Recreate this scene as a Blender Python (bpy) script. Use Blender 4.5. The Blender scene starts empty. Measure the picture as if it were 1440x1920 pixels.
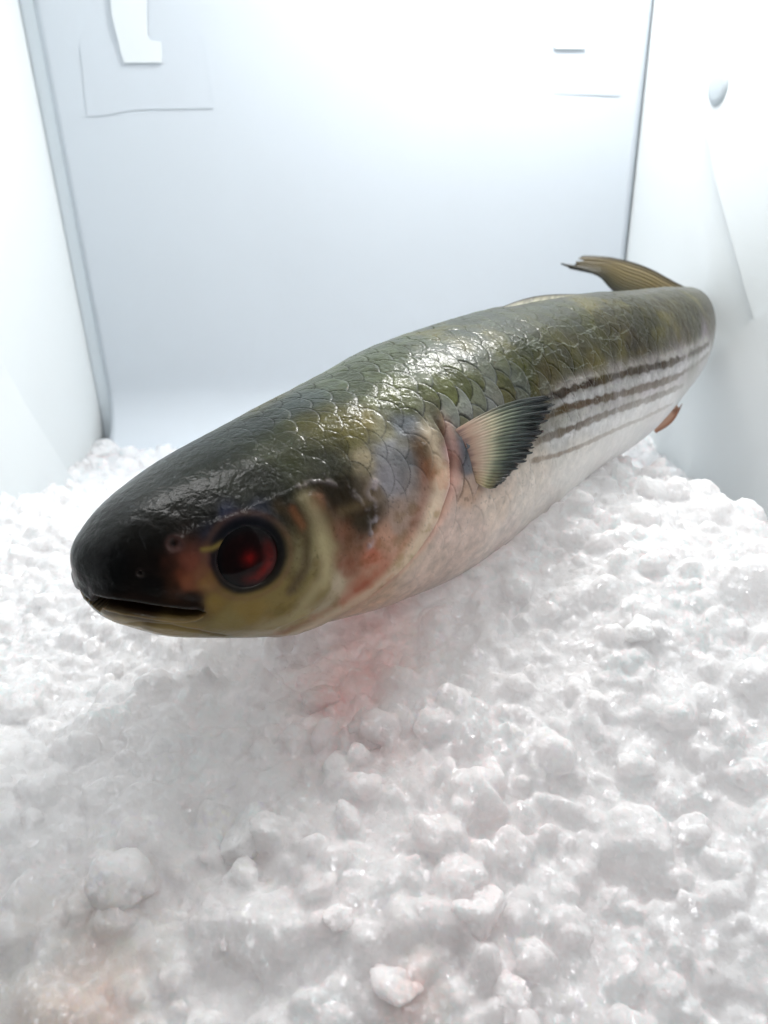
import bpy, bmesh, math, random
import numpy as np
from mathutils import Vector, Matrix

# ------------------------------------------------------------------ camera, world, lamps, exposure
S = bpy.context.scene
col = S.collection
W_, H_, FPX = 1440.0, 1920.0, 1450.0           # photograph frame and focal length in its pixels
CAM = np.array([0.0, 0.0, 0.225])
PITCH = math.atan2(FPX, 2921.0)
ROLL = math.radians(1.67)
F = np.array([0, math.cos(PITCH), -math.sin(PITCH)])
U0 = np.array([0, math.sin(PITCH), math.cos(PITCH)])
R0 = np.array([1.0, 0, 0])
R = R0*math.cos(ROLL) - U0*math.sin(ROLL)
U = U0*math.cos(ROLL) + R0*math.sin(ROLL)
cd = bpy.data.cameras.new('camera')
cam = bpy.data.objects.new('camera', cd); col.objects.link(cam)
M = Matrix(((R[0], U[0], -F[0], CAM[0]), (R[1], U[1], -F[1], CAM[1]), (R[2], U[2], -F[2], CAM[2]), (0, 0, 0, 1)))
cam.matrix_world = M
cd.sensor_fit = 'VERTICAL'; cd.sensor_height = 36.0
cd.lens = 36.0*FPX/H_
cd.clip_start = 0.01; cd.clip_end = 50
cd.dof.use_dof = True
cd.dof.focus_distance = 0.242
cd.dof.aperture_fstop = 14.5
cd.dof.aperture_blades = 0
S.camera = cam

w = bpy.data.worlds.new('World'); S.world = w; w.use_nodes = True
bg = w.node_tree.nodes['Background']
bg.inputs[0].default_value = (0.86, 0.93, 1.0, 1); bg.inputs[1].default_value = 0.06

def area(name, loc, target, sx, sy, power, colr=(1, 1, 1)):
    l = bpy.data.lights.new(name, 'AREA'); l.shape = 'RECTANGLE'; l.size = sx; l.size_y = sy
    l.energy = power; l.color = colr
    o = bpy.data.objects.new(name, l); col.objects.link(o)
    o.location = loc
    d = Vector(target) - Vector(loc)
    o.rotation_euler = d.to_track_quat('-Z', 'Y').to_euler()
    return o
area('led_panel', (0.125, 0.47, 0.480), (0.10, 0.38, 0), 0.22, 0.05, 1.85, (1.0, 0.985, 0.97))
area('side_fill', (-0.15, 0.31, 0.465), (-0.06, 0.30, 0.05), 0.10, 0.20, 0.42, (1.0, 0.99, 0.985))  # added fill light, brightens the ice at left and under the chin
a_ = area('overhead_fill', (0.08, 0.185, 0.470), (0.08, 0.21, 0.05), 0.30, 0.008, 0.08, (1.0, 0.99, 0.98))  # thin overhead fill, added to lift the ice in front of the head
a_.rotation_euler.rotate_axis('Z', math.radians(12))
a_ = area('led_strip', (0.15, -0.02, 0.470), (0.149, 0.05, 0.0), 0.30, 0.010, 0.45, (1.0, 0.99, 0.98))
a_.rotation_euler.rotate_axis('Z', math.radians(29))

S.view_settings.view_transform = 'Standard'; S.view_settings.look = 'None'
S.view_settings.exposure = 0.62; S.view_settings.gamma = 1.0
S.view_settings.use_curve_mapping = False
S.render.engine = 'CYCLES'
S.cycles.use_denoising = True; S.cycles.use_adaptive_sampling = True; S.cycles.adaptive_threshold = 0.03
S.cycles.max_bounces = 14; S.cycles.diffuse_bounces = 12; S.cycles.transmission_bounces = 10
S.cycles.glossy_bounces = 4; S.cycles.transparent_max_bounces = 8
S.cycles.sample_clamp_indirect = 4.0
S.cycles.caustics_reflective = False; S.cycles.caustics_refractive = False

# ------------------------------------------------------------------ helpers
def ray(px, py):
    return F + R*((px-W_/2)/FPX) + U*(-(py-H_/2)/FPX)
def P(px, py, z):                                # world point on the sight line at that depth
    return CAM + ray(px, py)*z
def onplane(px, py, p0, n):
    d = ray(px, py); n = np.array(n, float)
    return CAM + d*(np.dot(np.array(p0)-CAM, n)/np.dot(d, n))
def proj(Q):
    V = Q - CAM
    z = V @ F
    return W_/2 + FPX*(V @ R)/z, H_/2 - FPX*(V @ U)/z, z
def lin(c):
    c = np.array(c, float)/255.0
    return np.where(c <= 0.04045, c/12.92, ((c+0.055)/1.055)**2.4)
def sstep(a, b, x):
    t = np.clip((x-a)/(b-a), 0, 1)
    return t*t*(3-2*t)
def _h(i, j, k, seed):
    n = (i.astype(np.int64)*73856093) ^ (j.astype(np.int64)*19349663) ^ (k.astype(np.int64)*83492791) ^ (seed*2654435)
    n = (n ^ (n >> 13)) * 1274126177 & 0x7fffffff
    n = (n ^ (n >> 15)) * 2246822519 & 0x7fffffff
    return ((n ^ (n >> 11)) & 0xffff)/65535.0
def vnoise(Q, seed=0):
    Q = np.asarray(Q); f = np.floor(Q).astype(np.int64); t = Q-f; t = t*t*(3-2*t)
    i, j, k = f[..., 0], f[..., 1], f[..., 2]; a, b, c = t[..., 0], t[..., 1], t[..., 2]
    r = 0
    for di in (0, 1):
        for dj in (0, 1):
            for dk in (0, 1):
                wgt = (a if di else 1-a)*(b if dj else 1-b)*(c if dk else 1-c)
                r = r + wgt*_h(i+di, j+dj, k+dk, seed)
    return r*2-1
def fbm(Q, o=4, seed=0):
    r = 0; a = 1.0; s = 0
    for q in range(o):
        r = r + a*vnoise(Q*2.0**q + 17.3*q, seed+q); s += a; a *= 0.5
    return r/s
def cubic(xs, ys, x):                            # natural cubic spline
    xs = np.asarray(xs, float); ys = np.asarray(ys, float)
    if ys.ndim == 1: ys = ys[:, None]; flat = True
    else: flat = False
    n = len(xs); h = np.diff(xs)
    A = np.eye(n); B = np.zeros_like(ys)
    for i in range(1, n-1):
        A[i, i-1] = h[i-1]; A[i, i] = 2*(h[i-1]+h[i]); A[i, i+1] = h[i]
        B[i] = 6*((ys[i+1]-ys[i])/h[i]-(ys[i]-ys[i-1])/h[i-1])
    m = np.linalg.solve(A, B)
    k = np.clip(np.searchsorted(xs, x)-1, 0, n-2)
    hh = h[k][:, None]; a = (xs[k+1]-x)[:, None]; b = (x-xs[k])[:, None]
    r = m[k]*a**3/(6*hh)+m[k+1]*b**3/(6*hh)+(ys[k]/hh-m[k]*hh/6)*a+(ys[k+1]/hh-m[k+1]*hh/6)*b
    return r[:, 0] if flat else r
def norm(v):
    return v/np.maximum(np.linalg.norm(v, axis=-1, keepdims=True), 1e-12)

def link_mesh(name, V, Fc, mat=None, parent=None, smooth=True):
    me = bpy.data.meshes.new(name)
    V = np.asarray(V, np.float32)
    if isinstance(Fc, np.ndarray):
        n, k = Fc.shape
        me.vertices.add(len(V)); me.vertices.foreach_set('co', V.ravel())
        me.loops.add(n*k); me.loops.foreach_set('vertex_index', Fc.astype(np.int32).ravel())
        me.polygons.add(n); me.polygons.foreach_set('loop_start', np.arange(0, n*k, k, dtype=np.int32))
        me.update(calc_edges=True); me.validate()
    else:
        me.from_pydata([tuple(v) for v in V], [], Fc)
    if smooth: me.polygons.foreach_set('use_smooth', [True]*len(me.polygons))
    o = bpy.data.objects.new(name, me); col.objects.link(o)
    if mat: me.materials.append(mat)
    if parent: o.parent = parent; o.matrix_parent_inverse = Matrix.Translation(-Vector(parent.location))
    return o
def set_col(o, name, C):
    a = o.data.color_attributes.new(name, 'FLOAT_COLOR', 'POINT')
    D = np.ones((len(C), 4), np.float32); D[:, :C.shape[1]] = C
    a.data.foreach_set('color', D.ravel())
def empty(name, loc, label, cat, group=None):
    o = bpy.data.objects.new(name, None); col.objects.link(o); o.location = loc
    o['label'] = label; o['category'] = cat
    if group: o['group'] = group
    return o
def tag(o, label=None, cat=None, group=None, kind=None):
    if label: o['label'] = label
    if cat: o['category'] = cat
    if group: o['group'] = group
    if kind: o['kind'] = kind
    return o
def mat(name):
    m = bpy.data.materials.new(name); m.use_nodes = True
    nt = m.node_tree; return m, nt, nt.nodes['Principled BSDF']
def bump(nt, b, layers, height_in=None):
    """layers: (scale, strength, distance, detail)"""
    tc = nt.nodes.new('ShaderNodeTexCoord'); prev = None
    for sc, st, di, de in layers:
        n = nt.nodes.new('ShaderNodeTexNoise'); n.inputs['Scale'].default_value = sc; n.inputs['Detail'].default_value = de
        nt.links.new(tc.outputs['Object'], n.inputs['Vector'])
        bp = nt.nodes.new('ShaderNodeBump'); bp.inputs['Strength'].default_value = st; bp.inputs['Distance'].default_value = di
        nt.links.new(n.outputs['Fac'], bp.inputs['Height'])
        if prev: nt.links.new(prev.outputs['Normal'], bp.inputs['Normal'])
        prev = bp
    nt.links.new(prev.outputs['Normal'], b.inputs['Normal'])
    return prev, tc

# ------------------------------------------------------------------ the light box
YB = 0.585                                       # plane of the backdrop sheet
def bp_(px, py, dy=0.0): return onplane(px, py, (0, YB+dy, 0), (0, 1, 0))
XL = bp_(117, 284)[0]; XR = bp_(1192, 284)[0]
ZT = 0.50
def plastic(name, c, rough=0.5, noise=0.03):
    m, nt, b = mat(name)
    tc = nt.nodes.new('ShaderNodeTexCoord'); n = nt.nodes.new('ShaderNodeTexNoise')
    n.inputs['Scale'].default_value = 9; n.inputs['Detail'].default_value = 5
    nt.links.new(tc.outputs['Object'], n.inputs['Vector'])
    r = nt.nodes.new('ShaderNodeMix'); r.data_type = 'RGBA'
    r.inputs[6].default_value = (*[x*(1-noise) for x in c], 1); r.inputs[7].default_value = (*[min(1, x*(1+noise)) for x in c], 1)
    nt.links.new(n.outputs['Fac'], r.inputs[0]); nt.links.new(r.outputs[2], b.inputs['Base Color'])
    b.inputs['Roughness'].default_value = rough
    b.inputs['Specular IOR Level'].default_value = 0.3
    return m
m_wall = plastic('white_fabric', (0.66, 0.695, 0.705), 0.7)
m_sheet = plastic('backdrop_vinyl', (0.52, 0.565, 0.61), 0.55, 0.035)
m_tab = plastic('white_plastic', (0.64, 0.68, 0.70), 0.45)
m_tape = plastic('frosted_tape', (0.518, 0.562, 0.608), 0.4)
m_gap = plastic('grey_back_fabric', (0.74, 0.80, 0.84), 0.8)

def box(name, a, b, m, parent=None, bevel=0.0):
    bm = bmesh.new()
    bmesh.ops.create_cube(bm, size=1)
    for v in bm.verts:
        v.co = Vector([(a[i]+b[i])/2 + v.co[i]*(b[i]-a[i]) for i in range(3)])
    if bevel: bmesh.ops.bevel(bm, geom=bm.edges[:], offset=bevel, segments=3, profile=0.7, affect='EDGES')
    me = bpy.data.meshes.new(name); bm.to_mesh(me); bm.free()
    o = bpy.data.objects.new(name, me); col.objects.link(o); me.materials.append(m)
    if parent: o.parent = parent; o.matrix_parent_inverse = Matrix.Translation(-Vector(parent.location))
    return o
lb = empty('light_box', (0, 0.3, 0), 'white fabric light box standing open around the fish and the ice', 'light box')
XLW = XL-0.012; XRW = XR+0.0018
box('back_panel', (XLW-0.004, YB+0.005, -0.004), (XRW+0.004, YB+0.011, ZT), m_gap, lb)
box('top_panel', (XLW-0.004, 0.30, ZT), (XRW+0.10, YB+0.018, ZT+0.004), m_wall, lb)
box('base_panel', (XLW-0.12, -0.06, -0.012), (XRW+0.14, YB+0.018, -0.004), m_wall, lb)

def side_panel(x_back, x_front, y0, name, zf=ZT, bend=None):
    ny, nz = 60, 40; V = []; Fc = []
    for i in range(ny+1):
        t = i/ny; y = YB+0.012 + (y0-YB-0.012)*t
        for j in range(nz+1):
            z = -0.004 + (zf+0.004)*j/nz
            x = x_back + (x_front-x_back)*t + 0.0022*math.sin(7*t+3*z/zf)*math.sin(math.pi*t)
            if bend: x += bend(t, z)
            V.append((x, y, z))
    for i in range(ny):
        for j in range(nz):
            a = i*(nz+1)+j; Fc.append((a, a+1, a+nz+2, a+nz+1))
    o = link_mesh(name, V, Fc, m_wall, lb)
    md = o.modifiers.new('thickness', 'SOLIDIFY'); md.thickness = 0.003; md.offset = 0
    return o
side_panel(XLW, XLW-0.035, -0.02, 'side_panel')
p2 = bp_(1330, 284)
side_panel(XRW, XRW+0.075, -0.02, 'side_panel')
# snap button on the right side panel
xb = XRW + 0.030; n_r = norm(np.array([-1.0, -0.13, 0.0]))
d_p0 = np.array([XRW, YB, 0]); n_w = norm(np.array([-(YB+0.032), -0.075, 0.0]))
c = onplane(1363, 160, d_p0, n_w)
prof = [(0, .0030), (.006, .0029), (.0095, .0024), (.0108, .0012), (.0110, 0.0), (.0110, -.001)]
V = []; Fc = []; ns = 40
a1 = norm(np.cross(n_w, [0, 0, 1])); a2 = np.array([0, 0, 1.0])
for r_, h_ in prof:
    for k in range(ns):
        t = 2*math.pi*k/ns; V.append(c + n_w*(h_+0.0035) + (a1*math.cos(t) + a2*math.sin(t))*r_*0.95)
for i in range(len(prof)-1):
    for k in range(ns):
        Fc.append((i*ns+k, i*ns+(k+1) % ns, (i+1)*ns+(k+1) % ns, (i+1)*ns+k))
m_btn = plastic('button_plastic', (0.47, 0.52, 0.55), 0.4)
link_mesh('snap_button', V, Fc, m_btn, lb)

# triangular corner flap of the right wall
def plate(name, pts, n, th, m, parent=None, bev=0.0):
    pts = [np.array(p) for p in pts]; n = np.array(n, float); k = len(pts)
    V = [p+n*th for p in pts] + [p for p in pts]
    Fc = [tuple(range(k)), tuple(range(2*k-1, k-1, -1))] + [(i, i+k, (i+1) % k+k, (i+1) % k) for i in range(k)]
    bm = bmesh.new(); vs = [bm.verts.new(v) for v in V]
    for f in Fc: bm.faces.new([vs[q] for q in f])
    bmesh.ops.recalc_face_normals(bm, faces=bm.faces[:])
    if bev: bmesh.ops.bevel(bm, geom=bm.edges[:], offset=bev, segments=2, profile=0.7, affect='EDGES')
    me = bpy.data.meshes.new(name); bm.to_mesh(me); bm.free()
    o = bpy.data.objects.new(name, me); col.objects.link(o); me.materials.append(m)
    if parent: o.parent = parent; o.matrix_parent_inverse = Matrix.Translation(-Vector(parent.location))
    return o
fp = [onplane(x, y, d_p0 + n_w*0.003, n_w) for x, y in ((1322, 200), (1345, 330), (1375, 440), (1411, 570), (1520, 900), (1520, 0), (1335, 0))]
plate('wall_flap', fp, n_w, 0.0018, m_wall, lb)
fp = [onplane(x, y, d_p0 + n_w*0.006, n_w) for x, y in ((1600, 480), (1413, 602), (1345, 668), (1180, 830), (1150, 1000), (1600, 1000))]
plate('wall_flap', fp, n_w, 0.0018, m_wall, lb)
fp = [onplane(x, y, (XLW, YB, 0), (1, 0.06, 0)) + np.array([0.004, 0, 0]) for x, y in ((-60, 600), (30, 760), (150, 945), (190, 1100), (-60, 1100))]
plate('wall_flap', fp, (1, 0, 0), 0.002, m_wall, lb)

# backdrop: one hanging sheet that sweeps into the floor
V = []; Fc = []; nx, nl = 90, 120; rad = 0.05; zf = 0.0
xl_, xr_ = XL, XR
for j in range(nl+1):
    t = j/nl*0.62
    vert = ZT-0.01-rad-zf
    if t < vert: y, z = YB, ZT-0.01-t
    elif t < vert+rad*math.pi/2:
        a = (t-vert)/rad; y, z = YB-rad*(1-math.cos(a)), zf+rad-rad*math.sin(a)
    else: y, z = YB-rad-(t-vert-rad*math.pi/2), zf
    for i in range(nx+1):
        x = xl_+(xr_-xl_)*i/nx
        w1 = 0.0005*math.sin(x*14+1.2)*math.sin(z*9) + 0.0002*math.sin(x*31+z*17)
        w1 *= 1-min(1, max(0, (z-0.27)/0.08))
        V.append((x, y-max(0, w1) if t < vert else y, z))
for j in range(nl):
    for i in range(nx):
        a = j*(nx+1)+i; Fc.append((a, a+1, a+nx+2, a+nx+1))
sheet = link_mesh('backdrop_sheet', V, Fc, m_sheet)
md = sheet.modifiers.new('thickness', 'SOLIDIFY'); md.thickness = 0.0012; md.offset = 0
tag(sheet, 'pale bluish vinyl backdrop sheet hanging at the back of the light box', 'backdrop')

YT = -0.0011
def tape(pts, label, lift=0.0):
    o = plate('adhesive_tape', [bp_(x, y, YT-lift) for x, y in pts], (0, 1, 0), 0.0002, m_tape)
    tag(o, label, 'tape')
tape([(150, 84), (205, 83), (226, 71), (300, 76), (345, 66), (379, 64), (400, 203), (250, 206), (195, 217), (163, 218)], 'wide frosted tape patch under the left hook tab, with a slightly crooked lower edge')
tape([(1036, 72), (1100, 62), (1163, 70), (1162, 180), (1040, 176)], 'faint square tape patch under the right hook tab near the box corner')
def tab(pts, label):
    o = plate('hook_tab', [bp_(x, y, YT-0.0014) for x, y in pts], (0, 1, 0), 0.0010, m_tab, None, 0.0004)
    tag(o, label, 'tab', 'white tabs holding the backdrop')
tab([(205, -30), (209, 30), (219, 68), (226, 98), (233, 118), (304, 118), (303, 79), (282, 75), (276, 66), (275, 30), (275, -30)], 'white plastic hook tab at the upper left of the backdrop, over the wide tape')
tab([(1058, -30), (1058, 30), (1054, 50), (1041, 60), (1039, 88), (1042, 92), (1097, 92), (1100, 62), (1103, 44), (1104, 30), (1104, -30)], 'narrower white plastic hook tab at the upper right of the backdrop')

# ------------------------------------------------------------------ fish: body surface from spine stations
z0, z1 = 0.205, 0.385
def zat(x): return 1/(1/z0 + (1/z1-1/z0)*(x-140)/1090.0)
ST = [((140.5, 1042), (147, 1098), 1.0), ((150, 1012), (176, 1144), 1.05), ((175, 970), (232, 1173), 1.08), ((215, 925), (300, 1189), 1.06),
      ((270, 878), (380, 1194), 1.02), ((340, 826), (470, 1190), 0.98), ((420, 780), (560, 1177), 0.95), ((510, 730), (660, 1157), 0.93),
      ((600, 688), (750, 1126), 0.91), ((690, 652), (850, 1080), 0.90), ((780, 620), (935, 1020), 0.88), ((870, 593), (1010, 962), 0.86),
      ((960, 575), (1080, 905), 0.84), ((1050, 561), (1145, 862), 0.82), ((1120, 553), (1200, 820), 0.80)]
cs = []; hs = []; ratio = []; tops = []; bots = []
for t_, b_, r_ in ST:
    m_ = ((t_[0]+b_[0])/2, (t_[1]+b_[1])/2); zz = zat(m_[0])
    cs.append(P(m_[0], m_[1], zz)); hs.append(math.hypot(t_[0]-b_[0], t_[1]-b_[1])/2*zz/FPX); ratio.append(r_)
    tops.append(t_); bots.append(b_)
nfit = len(cs)
TAIL = [((1213, 660), 0.383, 0.0305, 0.80), ((1251, 638), 0.406, 0.0270, 0.80), ((1276, 618), 0.428, 0.0228, 0.78), ((1286, 604), 0.448, 0.0192, 0.70), ((1284, 598), 0.462, 0.0172, 0.55), ((1272, 594), 0.472, 0.0165, 0.35)]
for (q, zz, a_, r_) in TAIL:
    cs.append(P(q[0], q[1], zz)); hs.append(a_); ratio.append(r_)
tip = P(139.0, 1068, 0.2045)
cs = np.array([tip]+cs); hs = np.array([0.0]+hs); ratio = np.array([1.0]+ratio)
ROLLF = math.radians(4)                          # the fish leans a little
def frames(C, s):
    T = norm(np.gradient(C, s, axis=0))
    kq = np.searchsorted(s, 0.030); T0 = norm(C[min(kq+1, len(s)-1)]-C[max(1, np.searchsorted(s, 0.009))])
    wq = (1-sstep(0.012, 0.034, s))[:, None]; T = norm(T*(1-wq)+T0*wq)
    up = np.array([0, 0, 1.0])[None]
    D = norm(up - (T @ up[0])[:, None]*T); L = norm(np.cross(T, D))
    D2 = D*math.cos(ROLLF) + L*math.sin(-ROLLF)*1.0; L2 = norm(np.cross(T, D2))
    return T, D2, L2
th_c = np.linspace(-math.pi, math.pi, 181)
def section(th, n):
    c_, s_ = np.cos(th), np.sin(th)
    return np.sign(c_)*np.abs(c_)**(2/n), np.sign(s_)*np.abs(s_)**(2/n)
NEXP = 2.25
for it in range(12):
    s = np.concatenate([[0], np.cumsum(np.linalg.norm(np.diff(cs, axis=0), axis=1))])
    T, D, L = frames(cs, s)
    cc, ss = section(th_c, NEXP)
    for i in range(nfit):
        k = i+1; ring = cs[k] + hs[k]*cc[:, None]*D[k] + hs[k]*ratio[k]*ss[:, None]*L[k]
        x, y, z = proj(ring)
        t_, b_ = np.array(tops[i]), np.array(bots[i]); n_ = (t_-b_)/np.linalg.norm(t_-b_)
        e = (x*n_[0]+y*n_[1]); hi, lo = e.max(), e.min(); HI, LO = t_ @ n_, b_ @ n_
        hs[k] *= 1+0.8*((HI-LO)/(hi-lo)-1)
        sh = ((HI+LO)-(hi+lo))/2*0.8
        zc = (cs[k]-CAM) @ F
        cs[k] = cs[k] + (R*n_[0] - U*n_[1])*sh*zc/FPX
sS = np.concatenate([[0], np.cumsum(np.linalg.norm(np.diff(cs, axis=0), axis=1))])
LEN = sS[-1]
NS, NT = 1150, 330                               # along, half around
uu = np.linspace(0, 1, NS)
s_ = LEN*(0.55*uu + 0.45*uu**2.0); s_ = s_**1.0
s_ = LEN*np.where(uu < 0.02, (uu/0.02)**2*(s_[int(0.02*NS)]/LEN), s_/LEN); s_ = np.maximum.accumulate(s_)
Cc = cubic(sS, cs, s_)
# half height: sqrt law near the blunt snout
hq = np.interp(s_, sS, hs)
hc = cubic(np.sqrt(sS), hs, np.sqrt(s_)); hc = np.maximum(hc, 1e-5)
rt = cubic(sS, ratio, s_)
Tt, Dd, Ll = frames(Cc, np.maximum(s_, 1e-7) + np.arange(NS)*1e-9)
th = np.linspace(0, math.pi, NT)
def nexp(s): return NEXP
def surf(Ck, hk, rk, Dk, Lk, thv, sk):
    cc, ss = section(thv, NEXP)
    # flattened crown and shoulder over the eye, on the head only
    hd = sstep(0.012, 0.05, sk)*(1-sstep(0.085, 0.13, sk))
    up = np.where(cc > 0, cc*(1-0.10*hd*np.clip(cc, 0, 1)**2), cc)
    return Ck + hk*up[..., None]*Dk + hk*rk*ss[..., None]*Lk
B = np.zeros((NS, NT, 3))
for i in range(NS):
    B[i] = surf(Cc[i], hc[i], rt[i], Dd[i], Ll[i], th, s_[i])
def grid_normals(Q):
    du = np.gradient(Q, axis=0); dv = np.gradient(Q, axis=1)
    n = np.cross(dv, du)
    n = norm(n)
    c = Cc[:, None]; flip = np.sign(np.sum(n*(Q-c), axis=-1)); flip[flip == 0] = 1
    return n*flip[..., None]
Nn = grid_normals(B)
Nn[:, 0] = norm(Dd); Nn[:, -1] = -norm(Dd); Nn[0] = -Tt[0]
bx_, by_, bz_ = proj(B)
front = np.sum(Nn*(B-CAM), axis=-1) < 0
def at_ij(px, py):
    d = (bx_-px)**2+(by_-py)**2 + np.where(front, 0, 1e6)
    return np.unravel_index(np.argmin(d), d.shape)
def at(px, py):
    i, j = at_ij(px, py); return B[i, j]
SG = np.repeat(s_[:, None], NT, 1); TG = np.repeat(th[None], NS, 0)
near_z = np.zeros((NS, NT))
def polydist(pts):
    best = np.full((NS, NT), 9.0); par = np.zeros((NS, NT)); n = len(pts)-1
    for k in range(n):
        a, b = np.array(pts[k]), np.array(pts[k+1]); ab = b-a
        t = np.clip(((B-a) @ ab)/max(ab @ ab, 1e-12), 0, 1)
        d = np.linalg.norm(B-a-t[..., None]*ab, axis=-1)
        m = d < best; best = np.where(m, d, best); par = np.where(m, (k+t)/n, par); near_z[...] = np.where(m, (a+t[..., None]*ab)[..., 2], near_z)
    return best, par
def curve_s(pts):                                 # edge curve as s(theta)
    ij = [at_ij(*p) for p in pts]; tt = [th[j] for i, j in ij]; sv = [s_[i] for i, j in ij]
    o = np.argsort(tt); return np.interp(TG, np.array(tt)[o], np.array(sv)[o]), min(tt), max(tt)
mm = 0.001
MOUTH_S = 0.0020
disp = np.zeros((NS, NT))

# --- pigment: base blobs (where each patch of the skin sits, its reach, its colour)
PB = [
 (150,1060,30,(10,10,9)),(175,1020,40,(14,15,13)),(215,965,50,(20,22,18)),(210,1070,45,(9,9,8)),(290,1095,35,(12,10,8)),(260,1130,25,(30,18,12)),(350,1125,22,(34,20,12)),
 (300,900,60,(30,34,27)),(300,1000,45,(20,19,16)),(290,1050,35,(20,14,11)),(380,960,40,(24,25,20)),(400,860,70,(34,38,27)),(480,900,45,(30,33,22)),(520,840,60,(48,52,28)),(600,800,50,(72,70,28)),
 (450,780,60,(46,52,45)),(560,730,60,(56,64,58)),(600,870,35,(42,44,28)),(650,800,35,(84,78,34)),(660,720,50,(64,70,52)),(740,740,45,(74,78,40)),(760,680,50,(70,76,58)),(860,640,50,(76,82,62)),(850,720,45,(86,90,50)),
 (940,620,50,(84,88,68)),(960,690,45,(96,98,60)),(1050,600,50,(82,84,62)),(1080,650,45,(88,84,50)),(1180,590,50,(78,76,52)),(1190,640,35,(82,74,44)),(1290,590,40,(88,84,60)),(1290,630,30,(92,82,56)),
 (335,1018,16,(90,62,54)),(352,1050,22,(146,84,66)),(312,1052,20,(70,40,30)),(322,1098,20,(60,36,22)),(370,1070,18,(150,100,74)),(330,1072,14,(120,66,46)),(345,1085,22,(150,88,60)),(385,1085,20,(160,120,70)),(390,1040,22,(120,84,76)),(395,1000,20,(58,60,74)),(430,970,22,(44,50,72)),(490,955,20,(54,58,72)),
 (600,1030,24,(172,160,118)),(590,1095,28,(140,124,72)),(530,1120,28,(150,130,74)),(470,1140,26,(160,134,70)),
 (400,1125,18,(150,122,56)),(430,1165,20,(160,142,84)),(330,1178,22,(170,146,86)),(240,1168,18,(190,168,120)),(510,1168,22,(184,168,126)),(600,1145,28,(196,184,156)),(560,1150,20,(190,176,130)),
 (625,925,28,(46,36,20)),(675,960,30,(60,50,34)),(650,935,20,(52,42,26)),(600,945,16,(140,96,70)),(640,1000,22,(130,88,66)),(650,1050,20,(150,104,80)),(672,1092,16,(184,124,98)),(655,1068,16,(160,112,88)),(690,1068,16,(200,150,124)),(655,1110,16,(200,160,136)),(628,1090,20,(204,188,160)),(690,1045,18,(206,130,104)),
 (715,1010,22,(206,160,136)),(750,970,24,(176,150,134)),(700,920,22,(140,122,104)),(760,1030,22,(226,196,172)),(690,1130,22,(220,190,164)),(730,900,24,(150,146,150)),(680,870,22,(150,138,110)),
 (740,850,24,(132,132,134)),(765,790,28,(104,108,112)),(720,800,22,(120,116,90)),(800,840,20,(112,90,60)),(805,880,16,(150,104,70)),(800,780,26,(96,94,76)),(690,790,20,(100,90,50)),
 (822,900,14,(232,196,172)),(812,960,16,(234,206,184)),(770,1040,18,(226,206,176)),(832,850,12,(196,160,160)),(860,842,20,(30,34,46)),(868,875,14,(84,84,90)),(845,910,16,(220,190,180)),(850,980,26,(228,204,192)),
 (880,920,20,(190,160,140)),(800,1060,26,(222,200,186)),(880,1010,34,(224,202,190)),(930,950,30,(228,208,192)),(1000,920,36,(226,214,202)),(1080,870,40,(226,220,212)),(880,790,22,(100,98,72)),(950,760,30,(110,106,76)),
 (1030,720,30,(112,104,72)),(1110,685,26,(104,94,60)),(1200,660,22,(104,92,62)),(1050,800,30,(200,198,194)),(1120,780,30,(204,200,198)),(1060,760,22,(196,194,190)),(1150,740,24,(204,198,198)),(1220,715,24,(206,198,200)),
 (1280,680,20,(206,196,200)),(1320,640,16,(190,178,184)),(1180,810,30,(226,222,218)),(1250,760,24,(222,214,214)),(950,1000,40,(226,210,200)),(700,1145,22,(218,194,174)),(1000,960,40,(226,216,206)),
]
WB = B + 0.0028*np.stack([fbm(B*120, 3, 401), fbm(B*120, 3, 402), fbm(B*120, 3, 403)], -1)
num = np.zeros((NS, NT, 3)); den = np.zeros((NS, NT))
for px, py, r, c_ in PB:
    i, j = at_ij(px, py); rr = r*bz_[i, j]/FPX*1.05
    q = np.sum((WB-B[i, j])**2, axis=-1)/(rr*rr)
    wq = 1/(0.3+q)**2.3
    num += wq[..., None]*lin(c_); den += wq
pig = num/den[..., None]
pitch = 0.0074
nz = fbm(B*90, 4, 3); nz2 = fbm(B*420, 3, 9); nz3 = fbm(B*1300, 2, 21)

# --- lateral stripes on the rear flank
def stripe(pts, width, c_, k=1.0):
    global pig
    d, t = polydist([at(*p) for p in pts])
    wv = width*(0.92+0.55*fbm(B*220, 2, 5)+0.14*np.cos(SG/pitch*2*math.pi))
    mk = (1-sstep(0.45, 0.85, d/wv))*k*np.clip(0.92+0.5*fbm(B*np.array([160, 160, 60]), 3, 11), 0.3, 1)
    mk = mk*sstep(0.0, 0.06, t)
    pig = pig*(1-mk[..., None]) + lin(c_)*mk[..., None]
def lighten(pts, width, c_, k=1.0):
    global pig
    d, t = polydist([at(*p) for p in pts])
    mk = np.exp(-(d/width)**2)*k*np.clip(0.85+0.3*nz2, 0, 1)*sstep(0, 0.15, t)
    pig = pig*(1-mk[..., None]) + lin(c_)*mk[..., None]
lighten([(1020,740),(1090,712),(1153,692),(1261,665),(1325,636)], 2.6*mm, (222,216,212), 0.9)
lighten([(1010,770),(1090,744),(1153,724),(1261,694),(1330,655)], 2.4*mm, (232,230,230), 0.95)
lighten([(1010,835),(1090,800),(1153,786),(1261,738)], 3.0*mm, (234,232,232), 0.95)
ST_C = (84,58,18)
stripe([(1010,752),(1075,728),(1153,706),(1205,692),(1261,679),(1328,645)], 2.5*mm, (66,46,12), 1.0)
stripe([(1000,790),(1060,765),(1110,752),(1153,742),(1205,727),(1261,709),(1327,664)], 2.4*mm, ST_C, 0.95)
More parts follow.
